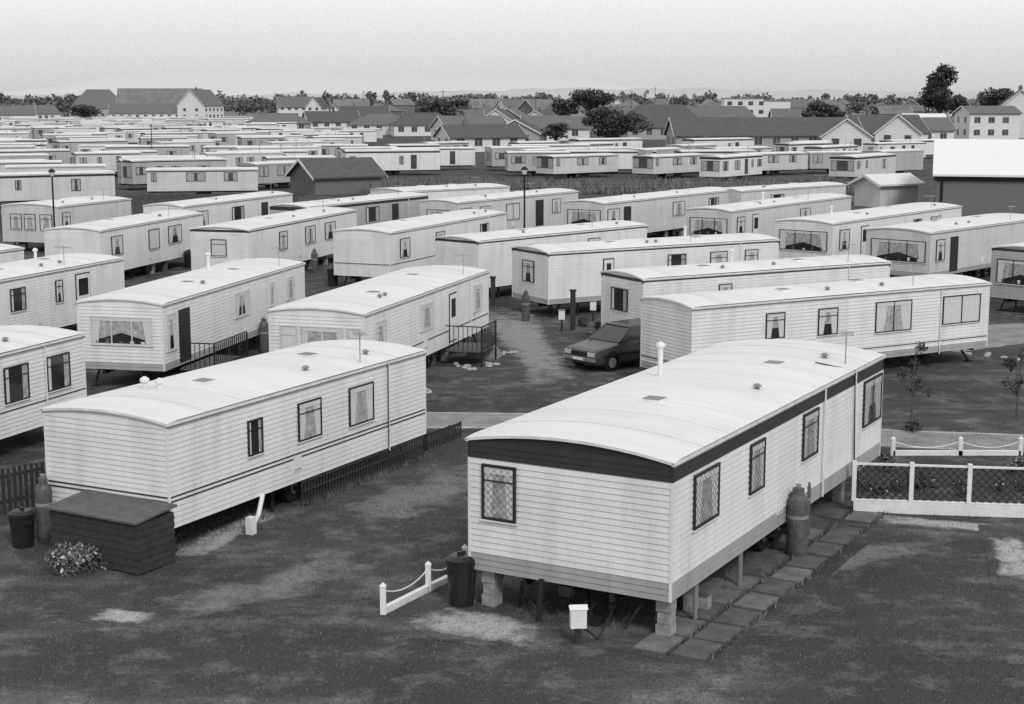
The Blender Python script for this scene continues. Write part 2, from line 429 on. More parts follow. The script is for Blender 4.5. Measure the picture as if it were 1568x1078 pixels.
M5=van((597,357),(511,348),(775,326),side=[(612,627,2.3,1.4,'half'),(667,680,2.3,1.4,'net'),(735,748,2.3,1.4,'dark')],end=[],seed=11,stripe=(1.15,))
M6=van((380,353),(292,347),(545,322),side=[(427,439,2.3,1.4,'net'),(467,482,2.3,1.4,'net'),(497,513,2.3,1.4,'half')],end=[(.35,.62,2.2,1.4,'curt')],band=.12,seed=12)
M7=van((153,354),(68,350),(310,327),side=[(170,187,2.3,1.4,'half'),(227,243,2.3,1.3,'curt'),(257,277,2.3,1.4,'half')],seed=13)
M8=van((0,385),None,(35,380),L=9,back=True,side=[],seed=31)
N1=van((1120,324),(1052,316),(1303,301),side=[(1128,1140,2.3,1.4,'half'),(1152,1162,2.35,.7,'door'),(1225,1240,2.3,1.4,'net')],end=[(.08,.92,2.25,1.3,'bay')],seed=14,wall=wall2,chim=[(7,1.6,.4)])
N2=van((1275,343),(1188,332),(1472,316),side=[(1285,1300,2.3,1.3,'half'),(1318,1330,2.35,.7,'door'),(1398,1410,2.3,1.4,'dark'),(1425,1440,2.3,1.4,'net')],end=[(.08,.92,2.25,1.25,'bay')],seed=15,skirt=.3,chim=[(3,1.6,.4)])
N3=van((1425,357),(1328,346),(1600,334),side=[(1433,1446,2.3,1.3,'half'),(1455,1467,2.35,.7,'open')],end=[(.08,.94,2.25,1.25,'bay')],seed=16,wall=wall2,skirt=.3)
N4=van((1612,386),(1520,373),(1790,362),side=[],end=[(.1,.92,2.2,1.2,'bay')],seed=17,wall=wall3,band=.15)
O1=van((925,312),(865,305),(1125,291),side=[(930,948,2.3,1.3,'half'),(955,966,2.35,.7,'open'),(1030,1048,2.3,1.4,'net'),(1085,1100,2.3,1.4,'dark')],end=[(.08,.92,2.25,1.3,'bay')],seed=18,wall=wall2)
O2=van((700,311),(643,304),(885,293),side=[(705,722,2.3,1.4,'net'),(735,750,2.3,1.4,'net'),(775,795,2.3,1.3,'curt'),(820,832,2.35,.7,'open'),(845,858,2.3,1.4,'net')],end=[(.2,.8,2.2,1.3,'bay')],seed=19,wall=wall2)
O3=van((470,318),(415,310),(655,299),side=[(480,500,2.3,1.4,'dark'),(560,580,2.3,1.4,'dark'),(600,610,2.35,.7,'open')],end=[(.2,.8,2.2,1.3,'dark')],seed=20,wall=wall3,band=.2)
O4=van((280,317),(220,311),(447,297),side=[(300,318,2.3,1.4,'half'),(355,373,2.3,1.4,'dark'),(400,410,2.35,.7,'open')],end=[(.2,.8,2.2,1.3,'dark')],seed=21)
O5=van((88,317),(-30,312),(170,308),L=7.5,side=[(95,107,2.3,1.4,'half')],end=[(.15,.35,2.2,1.3,'net'),(.4,.6,2.2,1.3,'net'),(.68,.9,2.2,1.3,'net')],seed=22,wall=wall2)
O6=van((620,294),(560,290),(780,286),side=[(640,655,2.3,1.4,'dark')],end=[],seed=23)
O7=van((1135,293),(1090,288),(1295,283),side=[(1180,1200,2.3,1.4,'dark')],seed=24,wall=wall2)
# ---------- far caravans (shared meshes) ----------
variants=[]
for i in range(16):
    R=random.Random(100+i); L=R.uniform(6.5,11); W=R.choice((2.6,3.0,3.0))
    wins=[]; u=.35
    while u<L-1:
        w=R.choice((.5,.8,1.2,1.7)); k=R.random()
        if k<.12: wins.append(('s',u,u+.7,.75,2.35,'open'));w=.7
        elif k<.8: wins.append(('s',u,min(L-.1,u+w),R.choice((1.25,1.45)),2.25,'half'))
        u+=w+R.uniform(.5,2.0)
    wins+= [('e',.2,W-.2,1.2,2.3,'half')] if R.random()<.6 else [('e',.9,1.8,1.35,2.2,'half')]
    ze=R.choice((2.45,2.65,2.8))
    P=build_caravan(L,W,ze,.6,wins,detail=2,band=R.choice((0,.15,.22,0)),wall=R.choice((wallm,wallm,wall2,wall2,wall3,wall3)),seed=i,skirt=0)
    mb=MB()
    for p in P.values():
        o=len(mb.v); mb.v+=p.v
        for f,m in zip(p.f,p.m): mb.f.append([q+o for q in f]); mb.m.append(mb.mi(p.mats[m]))
    if R.random()<.5: mb.rod(metg,(L*.7,.3,2.7),(L*.7,.3,3.7),.03,4); mb.rod(metg,(L*.7-.3,.3,3.6),(L*.7+.3,.3,3.6),.02,4)
    variants.append(mb.mesh('caravan_mesh'))
def farvan(x,y,yaw):
    o=bpy.data.objects.new('static_caravan',random.choice(variants)); COL.objects.link(o); o.location=(x,y,0); o.rotation_euler=(0,0,yaw)
def field(y0,y1,r0,r1,yaw,dr=12.5,dx=13.5,keep=.93):
    y=y0
    while y<y1:
        x=r0*y+random.uniform(0,6); rowyaw=yaw+random.choice((-.3,0,0,.25))
        while x<r1*y:
            if random.random()<keep: farvan(x+random.uniform(-1,1),y+random.uniform(-1.5,1.5),rowyaw+random.uniform(-.12,.12))
            x+=dx+random.uniform(-1.5,3)
        y+=dr+random.uniform(-1,2.5)
r=lambda px:(px-784)/F
field(124,150,r(-60),r(250),.55)
field(150,178,r(-60),r(480),.45,dr=11.5)
field(178,330,r(-60),r(560),.38,dr=11.5)
field(330,520,r(-60),r(400),.30,dr=15)
field(176,215,r(600),r(800),.35)
field(168,185,r(790),r(1060),.5)
field(182,240,r(860),r(1400),.5,dr=13)
field(162,176,r(1080),r(1400),.65,dx=15)
# ---------- ground ----------
g=MB(); S=9000
g.add([(-S,-60,0),(S,-60,0),(S,14000,0),(-S,14000,0)],[(0,1,2,3)],MATS['grass']); g.obj('ground')
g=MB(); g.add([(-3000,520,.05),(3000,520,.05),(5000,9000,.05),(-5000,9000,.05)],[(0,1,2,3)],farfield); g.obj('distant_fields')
NS=[0]
def strip(name,pts,w,mat,z=.004,jit=.1,step=.5):
    """ribbon following ground points"""
    NS[0]+=1; z=.0015+NS[0]*.0005
    P=[Vector((p[0],p[1])) for p in pts]; ws=w if isinstance(w,(list,tuple)) else [w]*len(P)
    out=[];
    for i in range(len(P)-1):
        n=max(1,int((P[i+1]-P[i]).length/step))
        for k in range(n): t=k/n; out.append((P[i].lerp(P[i+1],t),ws[i]*(1-t)+ws[i+1]*t))
    out.append((P[-1],ws[-1]))
    vs=[];uv=[]
    for i,(p,ww) in enumerate(out):
        a=out[max(0,i-1)][0];b=out[min(len(out)-1,i+1)][0]; d=(b-a).normalized(); n=Vector((-d.y,d.x))
        l=p+n*(ww/2+random.uniform(-jit,jit)); rr=p-n*(ww/2+random.uniform(-jit,jit))
        vs+=[(l.x,l.y,z),(rr.x,rr.y,z)]; t=i/(len(out)-1); uv+=[(0,t),(1,t)]
    fs=[(2*i,2*i+1,2*i+3,2*i+2) for i in range(len(out)-1)]
    me=bpy.data.meshes.new(name); me.from_pydata(vs,[],fs); me.materials.append(mat)
    u=me.uv_layers.new(name='UVMap')
    for lp in me.loops: u.data[lp.index].uv=uv[lp.vertex_index]
    o=bpy.data.objects.new(name,me); COL.objects.link(o); return o
g2=lambda px,py:tuple(G(px,py))[:2]
mk_track('road_verge',.22,1.0); mk_track('base_dirt',.14,.85)
e,a,yaw,L,W=F1
ca,sa=math.cos(yaw),math.sin(yaw)
e2,a2,yaw2,L2,W2=F2
RD=[(-40,47),(-15,44.5),g2(640,643),g2(900,645),g2(1150,655),g2(1380,672),g2(1600,680),(20,38.3),(45,36)]
strip('worn_lawn',[g2(120,960),g2(420,900),g2(620,825)],[1.8,2.4,2.2],T_faint,jit=.02)
strip('worn_lawn',[g2(1180,900),g2(1330,845),g2(1500,830)],[1.0,1.6,1.2],T_faint,jit=.02)
strip('worn_verge',[g2(450,830),g2(560,790),g2(680,745),g2(760,700)],[2.4,3,3,2.4],T_faint,jit=.02)
strip('worn_base',[(a.x-sa*W/2-ca*.8,a.y+ca*W/2-sa*.8),(a.x-sa*W/2+ca*L,a.y+ca*W/2+sa*L)],W+2.4,MATS['base_dirt'],jit=.02)
strip('worn_base',[(a2.x-math.sin(yaw2)*W2/2-math.cos(yaw2)*.6,a2.y+math.cos(yaw2)*W2/2-math.sin(yaw2)*.6),(a2.x-math.sin(yaw2)*W2/2+math.cos(yaw2)*L2,a2.y+math.cos(yaw2)*W2/2+math.sin(yaw2)*L2)],W2+1.2,MATS['base_dirt'],jit=.02)
strip('footpath',[g2(870,634),g2(850,600),g2(835,560),g2(800,520),g2(770,480),g2(745,455)],[2.8,2.4,2.2,2.8,4.2,5],T_dirt,jit=.02)
strip('road_verge',RD,[3,3,3,2.9,2.8,2.9,3.0,3.2,3.2],MATS['road_verge'],jit=.1)
strip('road_edging',RD,[2.2,2.2,2.1,2.0,2.0,2.1,2.2,2.4,2.4],kerbm,jit=.02)
strip('road',RD,[2.0,2.0,1.9,1.8,1.8,1.9,2.0,2.2,2.2],roadm,jit=.05)
strip('site_road',[g2(1430,535),g2(1500,520),g2(1568,505),(34,60),(60,62)],[2,3,3.4,3.5,3.5],roadm,jit=.08)
strip('cement_patch',[g2(620,930),g2(720,955),g2(860,985)],[1.0,2.0,1.2],T_cem,jit=.02)
strip('cement_patch',[g2(130,938),g2(250,950)],[.9,.9],T_cem,jit=.02)
strip('cement_patch',[g2(250,870),g2(350,815),g2(440,770)],[1.1,1.1,.8],T_cem,jit=.02)
strip('pale_paving',[g2(1280,788),g2(1380,797),g2(1480,806),g2(1600,817)],[1.0,1.0,.9,.9],T_cem,jit=.02)
strip('pale_paving',[g2(1530,805),g2(1550,850),g2(1560,905)],[.9,1.0,.9],T_cem,jit=.02)
mb=MB(); 
x=-.6
while x<10.6:
    for j in range(2):
        if random.random()<.93:
            z=.018+random.uniform(-.004,.006); y0=.1-.66*j-.3
            sx,sy=random.uniform(-.03,.03),random.uniform(-.02,.02)
            mb.box(slabm if random.random()<.65 else slabl,x+.035+sx,x+.85+sx,y0+.03+sy,y0+.605+sy,0,z+.008)
    x+=.92
mb.obj('paving_slabs',None,(a.x,a.y,0),yaw)
# ---------- grass tufts ----------
def blades(name,n,fn,h,w,mats,z0=0):
    pts=np.array([fn() for _ in range(n)]); ang=rng.uniform(0,math.pi,n); hh=h*rng.uniform(.5,1.3,n); lean=rng.normal(0,.35,(n,2))*hh[:,None]
    V=np.zeros((n*3,3),dtype=np.float32); dx=np.cos(ang)*w;dy=np.sin(ang)*w
    V[0::3,0]=pts[:,0]-dx;V[0::3,1]=pts[:,1]-dy;V[1::3,0]=pts[:,0]+dx;V[1::3,1]=pts[:,1]+dy
    V[2::3,0]=pts[:,0]+lean[:,0];V[2::3,1]=pts[:,1]+lean[:,1];V[2::3,2]=hh
    V[:,2]+=z0
    me=bpy.data.meshes.new(name); me.vertices.add(n*3); me.vertices.foreach_set('co',V.ravel())
    me.loops.add(n*3); me.loops.foreach_set('vertex_index',np.arange(n*3,dtype=np.int32))
    me.polygons.add(n); me.polygons.foreach_set('loop_start',np.arange(0,n*3,3,dtype=np.int32))
    for m in mats: me.materials.append(m)
    me.polygons.foreach_set('material_index',rng.integers(0,len(mats),n).astype(np.int32))
    me.update(calc_edges=True); o=bpy.data.objects.new(name,me); COL.objects.link(o); return o
gb1=gm('grass_blade',.10,.9,.4,.7);gb2=gm('grass_blade_dry',.20,.9,.4,.7);gb3=gm('grass_blade_dark',.06,.9,.4,.7)
def lawn():
    while True:
        y=random.uniform(20.5,40); x=random.uniform(-.36,.36)*y
        dx,dy=x-a.x,y-a.y; u=dx*ca+dy*sa; v=-dx*sa+dy*ca
        if -.7<u<10.5 and -1.0<v<.9: continue
        return (x,y)
blades('lawn_grass',50000,lawn,.04,.008,[gb1,gb1,gb3,gb2])
blades('rough_grass',12000,lambda:(random.uniform(-14,36),random.uniform(143,160)),.75,.08,[gb1,gb2,gb2])
def edge_tufts():
    # long grass left by the mower along caravan edges and slabs
    k=random.random()
    if k<.35: u=random.uniform(4.3,L2); v=random.uniform(-.12,.05); A,Y=a2,yaw2
    elif k<.55: u=random.uniform(-.4,L2*.4); v=random.uniform(0,W2); A,Y=a2,yaw2
    elif k<.75: u=random.uniform(-.6,10.6); v=random.choice((-.90,-.23,-.22))+random.uniform(-.03,.03); A,Y=a,yaw
    else: u=random.uniform(0,11); v=random.uniform(.5,W); A,Y=a,yaw
    return (A.x+math.cos(Y)*u-math.sin(Y)*v,A.y+math.sin(Y)*u+math.cos(Y)*v)
blades('edge_grass',5000,edge_tufts,.12,.012,[gb1,gb2,gb3])
# ---------- gas cylinders, bins ----------
def gas(x,y,h=1.45,r=.19,name='gas_cylinder'):
    mb=MB(); mb.rev(gasm,[(r*.9,.0),(r*.95,.08),(r,.1),(r,h*.78),(r*.93,h*.84),(r*.7,h*.9),(r*.35,h*.93),(r*.3,h*.94)],0,0,18)
    mb.rev(gasm,[(r*.55,h*.9),(r*.55,h)],0,0,12); mb.rev(metg,[(.03,h*.94),(.03,h*1.02),(.05,h*1.03),(.05,h*1.06)],0,0,8)
    mb.rev(gm('label_grey',.26),[(r*1.01,h*.57),(r*1.01,h*.62)],0,0,18)
    mb.rod(blackp,(0,0,h*1.03),(.15,.25,h*.8),.012,5)
    mb.obj(name,None,(x,y,0),random.uniform(0,3),smooth=False)
def bin_(x,y,h=.85,r=.27):
    mb=MB(); mb.rev(blackp,[(r*.78,0),(r*.8,.02),(r,h*.9),(r*1.06,h*.9),(r*1.06,h*.94),(r*1.0,h*.95)],0,0,18)
    mb.rev(blackp,[(r*1.04,h*.951),(r*1.04,h*.985),(r*.7,h*1.06),(r*.2,h*1.08)],0,0,18); mb.box(blackp,-.08,.08,-.02,.02,h*1.06,h*1.14)
    mb.box(blackp,-r*1.15,-r*.9,-.06,.06,h*.7,h*.78);mb.box(blackp,r*.9,r*1.15,-.06,.06,h*.7,h*.78)
    mb.obj('dustbin',None,(x,y,0),random.uniform(0,3))
p=G(1221,853); gas(p.x,p.y+.1,1.35,.21)
p=G(1243,822); gas(p.x-.25,p.y,1.35,.2)
p=G(707,925); bin_(p.x,p.y)
p=G(36,836); bin_(p.x,p.y,.7,.26)
p=G(70,828); gas(p.x,p.y,1.3,.17)
for q in[(805,492),(405,540),(482,418),(548,430),(660,560),(252,415)]:
    p=G(*q); gas(p.x,p.y,1.2,.17)
for q in[(922,527),(510,438),(975,560),(1262,390),(640,420),(290,410)]:
    p=G(*q); bin_(p.x,p.y)
# ---------- white chain border ----------
def chain_fence(pts,h=.5,name='chain_fence',plinth=True):
    o=pts[0]; mb=MB()
    rel=[(q[0]-o[0],q[1]-o[1]) for q in pts]
    for (x,y) in rel:
        mb.box(whitep,x-.05,x+.05,y-.05,y+.05,0,h); mb.add([(x-.06,y-.06,h),(x+.06,y-.06,h),(x+.06,y+.06,h),(x-.06,y+.06,h),(x,y,h+.07)],[(0,1,4),(1,2,4),(2,3,4),(3,0,4),(3,2,1,0)],whitep)
    for (x0,y0),(x1,y1) in zip(rel,rel[1:]):
        n=10; prev=None
        for i in range(n+1):
            t=i/n; z=h*.85-.16*(1-(2*t-1)**2); c=(x0+(x1-x0)*t,y0+(y1-y0)*t,z)
            if prev: mb.rod(whitep,prev,c,.012,5)
            prev=c
        if plinth:
            d=Vector((x1-x0,y1-y0)).normalized(); n2=Vector((-d.y,d.x))*.05
            mb.hexa(whitep,[(x0-n2.x,y0-n2.y,0),(x1-n2.x,y1-n2.y,0),(x1+n2.x,y1+n2.y,0),(x0+n2.x,y0+n2.y,0),(x0-n2.x,y0-n2.y,.12),(x1-n2.x,y1-n2.y,.12),(x1+n2.x,y1+n2.y,.12),(x0+n2.x,y0+n2.y,.12)])
    mb.obj(name,None,(o[0],o[1],0))
chain_fence([g2(587,940),g2(656,905),g2(712,878)])
chain_fence([g2(1367,697),g2(1470,697),g2(1562,697)],.42)
mb=MB(); mb.box(darkwood,-.05,.05,-.05,.05,0,.35); mb.box(whitep,-.13,.13,-.09,.09,.28,.6); mb.add([(-.15,-.11,.6),(.15,-.11,.6),(.15,.11,.6),(-.15,.11,.6),(-.15,0,.66),(.15,0,.66)],[(0,1,5,4),(2,3,4,5),(0,4,3),(1,2,5),(3,2,1,0)],whitep)
mb.rod(blackp,(.05,0,.3),(.35,.1,.02),.016,5); mb.rod(blackp,(.35,.1,.02),(.9,.9,.6),.016,5)
p=G(885,985); mb.obj('electric_meter_box',None,(p.x,p.y,0),.1)
e,a,yaw,L,W=F1
mb=MB()
for (x,y,wd) in((.3,.2,.13),(.25,W-.3,.14)):
    z=0
    for k in range(3):
        hh=.215; q=.02*(k%2); mb.box(blockm,x-wd+q,x+wd+q,y-.13+q,y+.13-q,z+.001,z+hh-.012); z+=hh
mb.obj('support_pier',e)
mb=MB()
mb.rod(under,(-.05,W*.62,.72),(-.15,W*.62,.0),.05,8); mb.rod(under,(.2,W*.4,.1),(1.0,W*.55,.66),.04,6); mb.rod(under,(.2,W*.3,.1),(.1,W*.3,.6),.03,6); mb.rod(under,(-.05,W*.45,.05),(.5,W*.33,.6),.02,5)
mb.rod(under,(.3,W*.78,.05),(-.02,W*.72,.64),.03,6); mb.rod(under,(-.1,W*.2,.12),(.25,W*.14,.62),.02,5)
mb.box(under,.05,.35,W*.35,W*.45,.03,.12)
mb.box(under,-.1,3.4,W*.47,W*.53,.5,.64)
mb.obj('tow_bar_jack',e)
mb=MB(); mb.box(lidm,1.7,2.25,-.0,.45,.3,.36); mb.box(blockm,1.75,1.95,.05,.4,0,.3); mb.box(lidm,2.4,2.9,.2,.6,.18,.24); mb.obj('step_block',e)
mb=MB(); mb.rod(trimg,(3.3,.05,.7),(3.3,.05,.03),.05,8); mb.rod(trimg,(1.2,.05,.7),(1.2,.05,.03),.04,8); mb.obj('waste_pipe',e)
mb=MB(); mb.rod(blackp,(9.7,-.06,3.0),(9.85,-.07,1.0),.014,4); mb.rod(blackp,(9.3,.7,3.2),(9.7,-.06,3.02),.014,4); mb.rod(trimm,(7.7,-.06,2.95),(7.7,-.06,.7),.022,6); mb.obj('aerial_cable',e)
e,a_,yaw_,L_,W_=F2
mb=MB(); 
x=4.4
while x<L_-.1: 
    mb.box(darkwood,x,x+.05,.01,.03,.03,.56); x+=.12
for z in(.08,.3,.5): mb.box(darkwood,4.4,L_-.1,-.012,.008,z,z+.05)
mb.obj('trellis_skirt',e)
mb=MB(); mb.rod(whitep,(2.9,-.05,.6),(2.6,-.15,.25),.05,8); mb.rod(whitep,(2.6,-.15,.25),(2.15,-.3,.10),.05,8); mb.box(whitep,2.0,2.17,-.42,-.27,0,.36); mb.obj('waste_pipe',e)
mb=MB(); mb.rod(blackp,(7.9,-.06,2.6),(7.9,-.06,.6),.012,4);mb.obj('aerial_cable',e)
def picket(p0,p1,h=.9,name='picket_fence',mat=darkwood,gap=.14,pw=.08):
    d=Vector((p1[0]-p0[0],p1[1]-p0[1])); Lf=d.length; mb=MB(); x=0
    while x<Lf: mb.box(mat,x,x+pw,-.01,.01,.04,h+random.uniform(-.02,.02)); x+=gap
    for z in(h*.25,h*.8): mb.box(mat,0,Lf,.012,.05,z,z+.07)
    x=0
    while x<=Lf+.01: mb.box(mat,x-.045,x+.045,.052,.14,0,h+.06); x+=1.8
    mb.obj(name,None,(p0[0],p0[1],0),math.atan2(d.y,d.x))
picket(g2(-40,800),g2(66,775),1.0)
picket(g2(655,690),g2(705,672),.45)
picket((r(160)*117,117),(r(300)*119,119),1.5,'timber_fence',gm('weathered_timber',.08,.9,.3,4),.22,.2)
picket((r(300)*119,119),(r(455)*122,122),1.5,'timber_fence',MATS['weathered_timber'],.22,.2)
picket((r(-20)*104,104),(r(90)*104,104),1.1,'timber_fence',MATS['weathered_timber'],.22,.2)
# timber locker in front of F2
mb=MB(); a0=G(80,855);b0=G(212,882);c0=G(262,856)
ux=(b0-a0); Lb=ux.length; Wb=1.0; hh=1.0
nbd=7
for i in range(nbd): 
    z=.03+i*(hh-.03)/nbd; mb.hexa(darkwood,[(-.015,-.015,z),(Lb+.015,-.015,z),(Lb+.015,Wb+.015,z),(-.015,Wb+.015,z),(0,0,z+.135),(Lb,0,z+.135),(Lb,Wb,z+.135),(0,Wb,z+.135)])
mb.hexa(lidm,[(-.06,-.08,hh),(Lb+.06,-.08,hh),(Lb+.06,Wb+.05,hh+.1),(-.06,Wb+.05,hh+.1),(-.06,-.08,hh+.04),(Lb+.06,-.08,hh+.04),(Lb+.06,Wb+.05,hh+.14),(-.06,Wb+.05,hh+.14)])
mb.obj('timber_locker',None,tuple(a0),math.atan2(ux.y,ux.x))
mb=MB(); p=G(1000,578); mb.hexa(lidm,[(0,0,0),(1.2,0,0),(1.2,1,0),(0,1,0),(0,0,.85),(1.2,0,.85),(1.2,1,1.1),(0,1,1.1)]); mb.hexa(trimg,[(-.04,-.04,.86),(1.24,-.04,.86),(1.24,1.04,1.12),(-.04,1.04,1.12),(-.04,-.04,.9),(1.24,-.04,.9),(1.24,1.04,1.16),(-.04,1.04,1.16)])
mb.obj('storage_chest',None,tuple(p),.3)
# ---------- lattice fence on right ----------
p0=G(1306,783);p1=G(1572,792); d=p1-p0; Lf=d.length*2.2; mb=MB()
mb.box(whitep,0,Lf,-.07,.07,0,.25)
zt=1.08; pitch_=(G(1393,785)-p0).length
mb.box(whitep,0,Lf,-.03,.03,zt-.04,zt); mb.box(whitep,0,Lf,-.03,.03,.26,.29)
x=0
while x<Lf: mb.box(whitep,x-.045,x+.045,-.06,.06,.251,zt+.04); x+=pitch_
latm=gm('lattice_strip',.05,.6)
st=.17; zz0,zz1=.29,zt-.04; hh=zz1-zz0; k=-hh
while k<Lf:
    for sg in(0,1):
        q0=max(0,k);q1=min(Lf,k+hh)
        A_=(q0,.012*(1 if sg else -1),(zz0+q0-k) if sg else (zz1-(q0-k))); B_=(q1,.012*(1 if sg else -1),(zz0+q1-k) if sg else (zz1-(q1-k)))
        mb.rod(latm,A_,B_,.016,4)
    k+=st
mb.obj('lattice_fence',None,tuple(p0),math.atan2(d.y,d.x))
# ---------- foliage ----------
def leafcloud(name,lobes,n,size,mats,parent=None,flat=.6):
    lob=np.array(lobes); w=lob[:,3]*lob[:,4]*lob[:,5]; idx=rng.choice(len(lob),n,p=(w**.67)/np.sum(w**.67))
    d=rng.normal(size=(n,3)); d/=np.linalg.norm(d,axis=1)[:,None]; rr=rng.uniform(.5,1.12,n)[:,None]
    c=lob[idx,:3]+d*lob[idx,3:]*rr
    a_=rng.normal(size=(n,3)); a_/=np.linalg.norm(a_,axis=1)[:,None]; b_=np.cross(a_,rng.normal(size=(n,3))); b_/=np.linalg.norm(b_,axis=1)[:,None]
    sz=size*rng.uniform(.5,1.3,n)[:,None]
    V=np.zeros((n*4,3),dtype=np.float32); V[0::4]=c-a_*sz; V[1::4]=c-b_*sz*flat; V[2::4]=c+a_*sz; V[3::4]=c+b_*sz*flat
    me=bpy.data.meshes.new(name); me.vertices.add(n*4); me.vertices.foreach_set('co',V.ravel())
    me.loops.add(n*4); me.loops.foreach_set('vertex_index',np.arange(n*4,dtype=np.int32))
    me.polygons.add(n); me.polygons.foreach_set('loop_start',np.arange(0,n*4,4,dtype=np.int32))
    for m in mats: me.materials.append(m)
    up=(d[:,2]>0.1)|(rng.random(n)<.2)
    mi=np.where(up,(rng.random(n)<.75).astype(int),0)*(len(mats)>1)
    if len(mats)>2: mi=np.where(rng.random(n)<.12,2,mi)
    me.polygons.foreach_set('material_index',mi.astype(np.int32))
    me.update(calc_edges=True); o=bpy.data.objects.new(name,me); COL.objects.link(o)
    if parent: o.parent=parent
    return o
def tree(x,y,h,w,n=1800,size=.35,name='broadleaf_tree',trunkh=.25,nl=12,mats=None):
    e=empty(name,(x,y,0)); mb=MB()
    th=h*trunkh; mb.rod(bark,(0,0,0),(0,0,th),w*.035,8,w*.026)
    lobes=[]
    for i in range(nl):
        a=random.uniform(0,6.28); rr=random.uniform(.1,.36)*w; z=th+(h-th)*random.uniform(.18,.82)
        k=1-abs((z-th)/(h-th)-.4)*.9
        q=(rr*k*math.cos(a),rr*k*math.sin(a),z); s=random.uniform(.12,.24)
        lobes.append((*q,w*s,w*s,(h-th)*s*.8)); mb.rod(bark,(0,0,th*.9),q,w*.018,6,w*.005)
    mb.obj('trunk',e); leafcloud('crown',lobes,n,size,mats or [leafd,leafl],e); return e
def bush(x,y,r,h,n=300,size=.05,name='shrub',mats=None):
    e=empty(name,(x,y,0)); lobes=[(random.uniform(-.5,.5)*r,random.uniform(-.5,.5)*r,h*random.uniform(.3,.6),r*.5,r*.5,h*.42) for _ in range(6)]
    mb=MB(); 
    for l in lobes: mb.rod(bark,(0,0,0),l[:3],.012,4)
    mb.obj('stems',e); leafcloud('leaves',lobes,n,size,mats or [leafd,leafl],e)
p=G(118,872); bush(p.x,p.y,.6,.55,1300,.045,mats=[leafl,gb2,flower])
def sapling(px,py,h):
    p=G(px,py); e=empty('sapling_tree',tuple(p)); mb=MB(); mb.rod(bark,(0,0,0),(.05,0,h),.035,6,.01); lobes=[]
    for i in range(12):
        z=h*random.uniform(.35,1); a=random.uniform(0,6.28); l=h*random.uniform(.08,.22); q=(l*math.cos(a),l*math.sin(a),z+.1); mb.rod(bark,(.03,0,z-.15),q,.01,4,.004); lobes.append((*q,.14,.14,.16))
    mb.obj('trunk',e); leafcloud('crown',lobes,520,.045,[leafd,leafl],e)
sapling(1395,650,2.1); sapling(1556,640,2.0)
strip('flower_bed',[g2(1375,728),g2(1480,730),g2(1590,735)],[1.6,1.8,1.8],soil,jit=.1)
for i in range(22):
    q=G(random.uniform(1320,1600),random.uniform(705,765)); bush(q.x,q.y,random.uniform(.12,.28),random.uniform(.2,.45),150,.035,name='flower_plant',mats=[leafd,leafl,flower])
for q,s in[((1395,660),.35),((890,500),.3),((1405,550),.3),((640,560),.25),((1545,560),.3)]: 
    p=G(*q); bush(p.x,p.y,s,.4,150,.05)
# ---------- posts / rails / steps ----------
def railing(x0,x1,y,z0,h,mat=under):
    mb=MB(); x=x0
    while x<=x1+.01: mb.rod(mat,(x,y,z0),(x,y,z0+h),.014,5); x+=.16
    for z in(z0+.06,z0+h): mb.rod(mat,(x0,y,z),(x1,y,z),.02,6)
    for x in(x0,x1): mb.rod(mat,(x,y,0),(x,y,z0+h),.028,6)
    return mb
def deck(van_,x0,x1,depth=1.2,z=.55):
    e=van_[0]
    mb=railing(x0,x1,-depth,z,.8)
    mb.box(lidm,x0,x1,-depth,-.06,z-.06,z)
    y=-depth
    while y<-.1: mb.rod(under,(x0,y,z),(x0,y,z+.8),.014,5); y+=.16
    mb.rod(under,(x0,-depth,z+.8),(x0,-.06,z+.8),.02,6)
    for i in range(3): mb.box(blockm,x1+i*.28,x1+.27+i*.28,-depth,-.25,0,z-.14*(i+1))
    mb.obj('entrance_deck',e)
deck(R2b,1.0,3.6,1.2)
deck(R2c,7.0,8.6,1.3)
def lamp_post(x,y,h):
    mb=MB(); mb.rod(under,(0,0,0),(0,0,.9),.08,8); mb.rod(under,(0,0,.9),(0,0,h-.3),.055,8,.045)
    mb.rev(under,[(.05,h-.32),(.1,h-.3),(.12,h-.28)],0,0,10); mb.rev(lampg,[(.1,h-.28),(.17,h-.05)],0,0,10); mb.rev(under,[(.2,h-.05),(.16,h+.03),(.03,h+.12)],0,0,10)
    mb.obj('lamp_post',None,(x,y,0))
lamp_post(r(803)*80,80,5.2); lamp_post(r(100)*84,82,5.0); lamp_post(r(237)*190,190,5.5)
for q,h in[((877,505),1.5),((755,468),1.2)]:
    p=G(*q); mb=MB(); mb.box(darkwood,-.1,.1,-.08,.08,0,h); mb.box(darkwood,-.13,.13,-.11,.11,h,h+.06); mb.obj('timber_post',None,tuple(p))
for q in((860,507),(908,492)):
    p=G(*q); mb=MB(); mb.box(darkwood,-.04,.04,-.04,.04,0,.5); mb.box(whitep,-.12,.12,-.08,.08,.45,.8); mb.box(trimg,-.14,.14,-.1,.1,.8,.83); mb.obj('electric_meter_box',None,tuple(p))
mb=MB()
for q in[(645,605),(660,600),(700,560),(725,565),(745,560),(765,543),(1540,550),(780,540),(1500,545)]:
    p=G(*q)
    for k in range(4):
        x,y=p.x+random.uniform(-.4,.4),p.y+random.uniform(-.3,.3); s=random.uniform(.06,.15)
        mb.rev(concm,[(s*.8,0),(s,.03),(s*.7,.08)],x,y,7)
mb.obj('edging_stones')
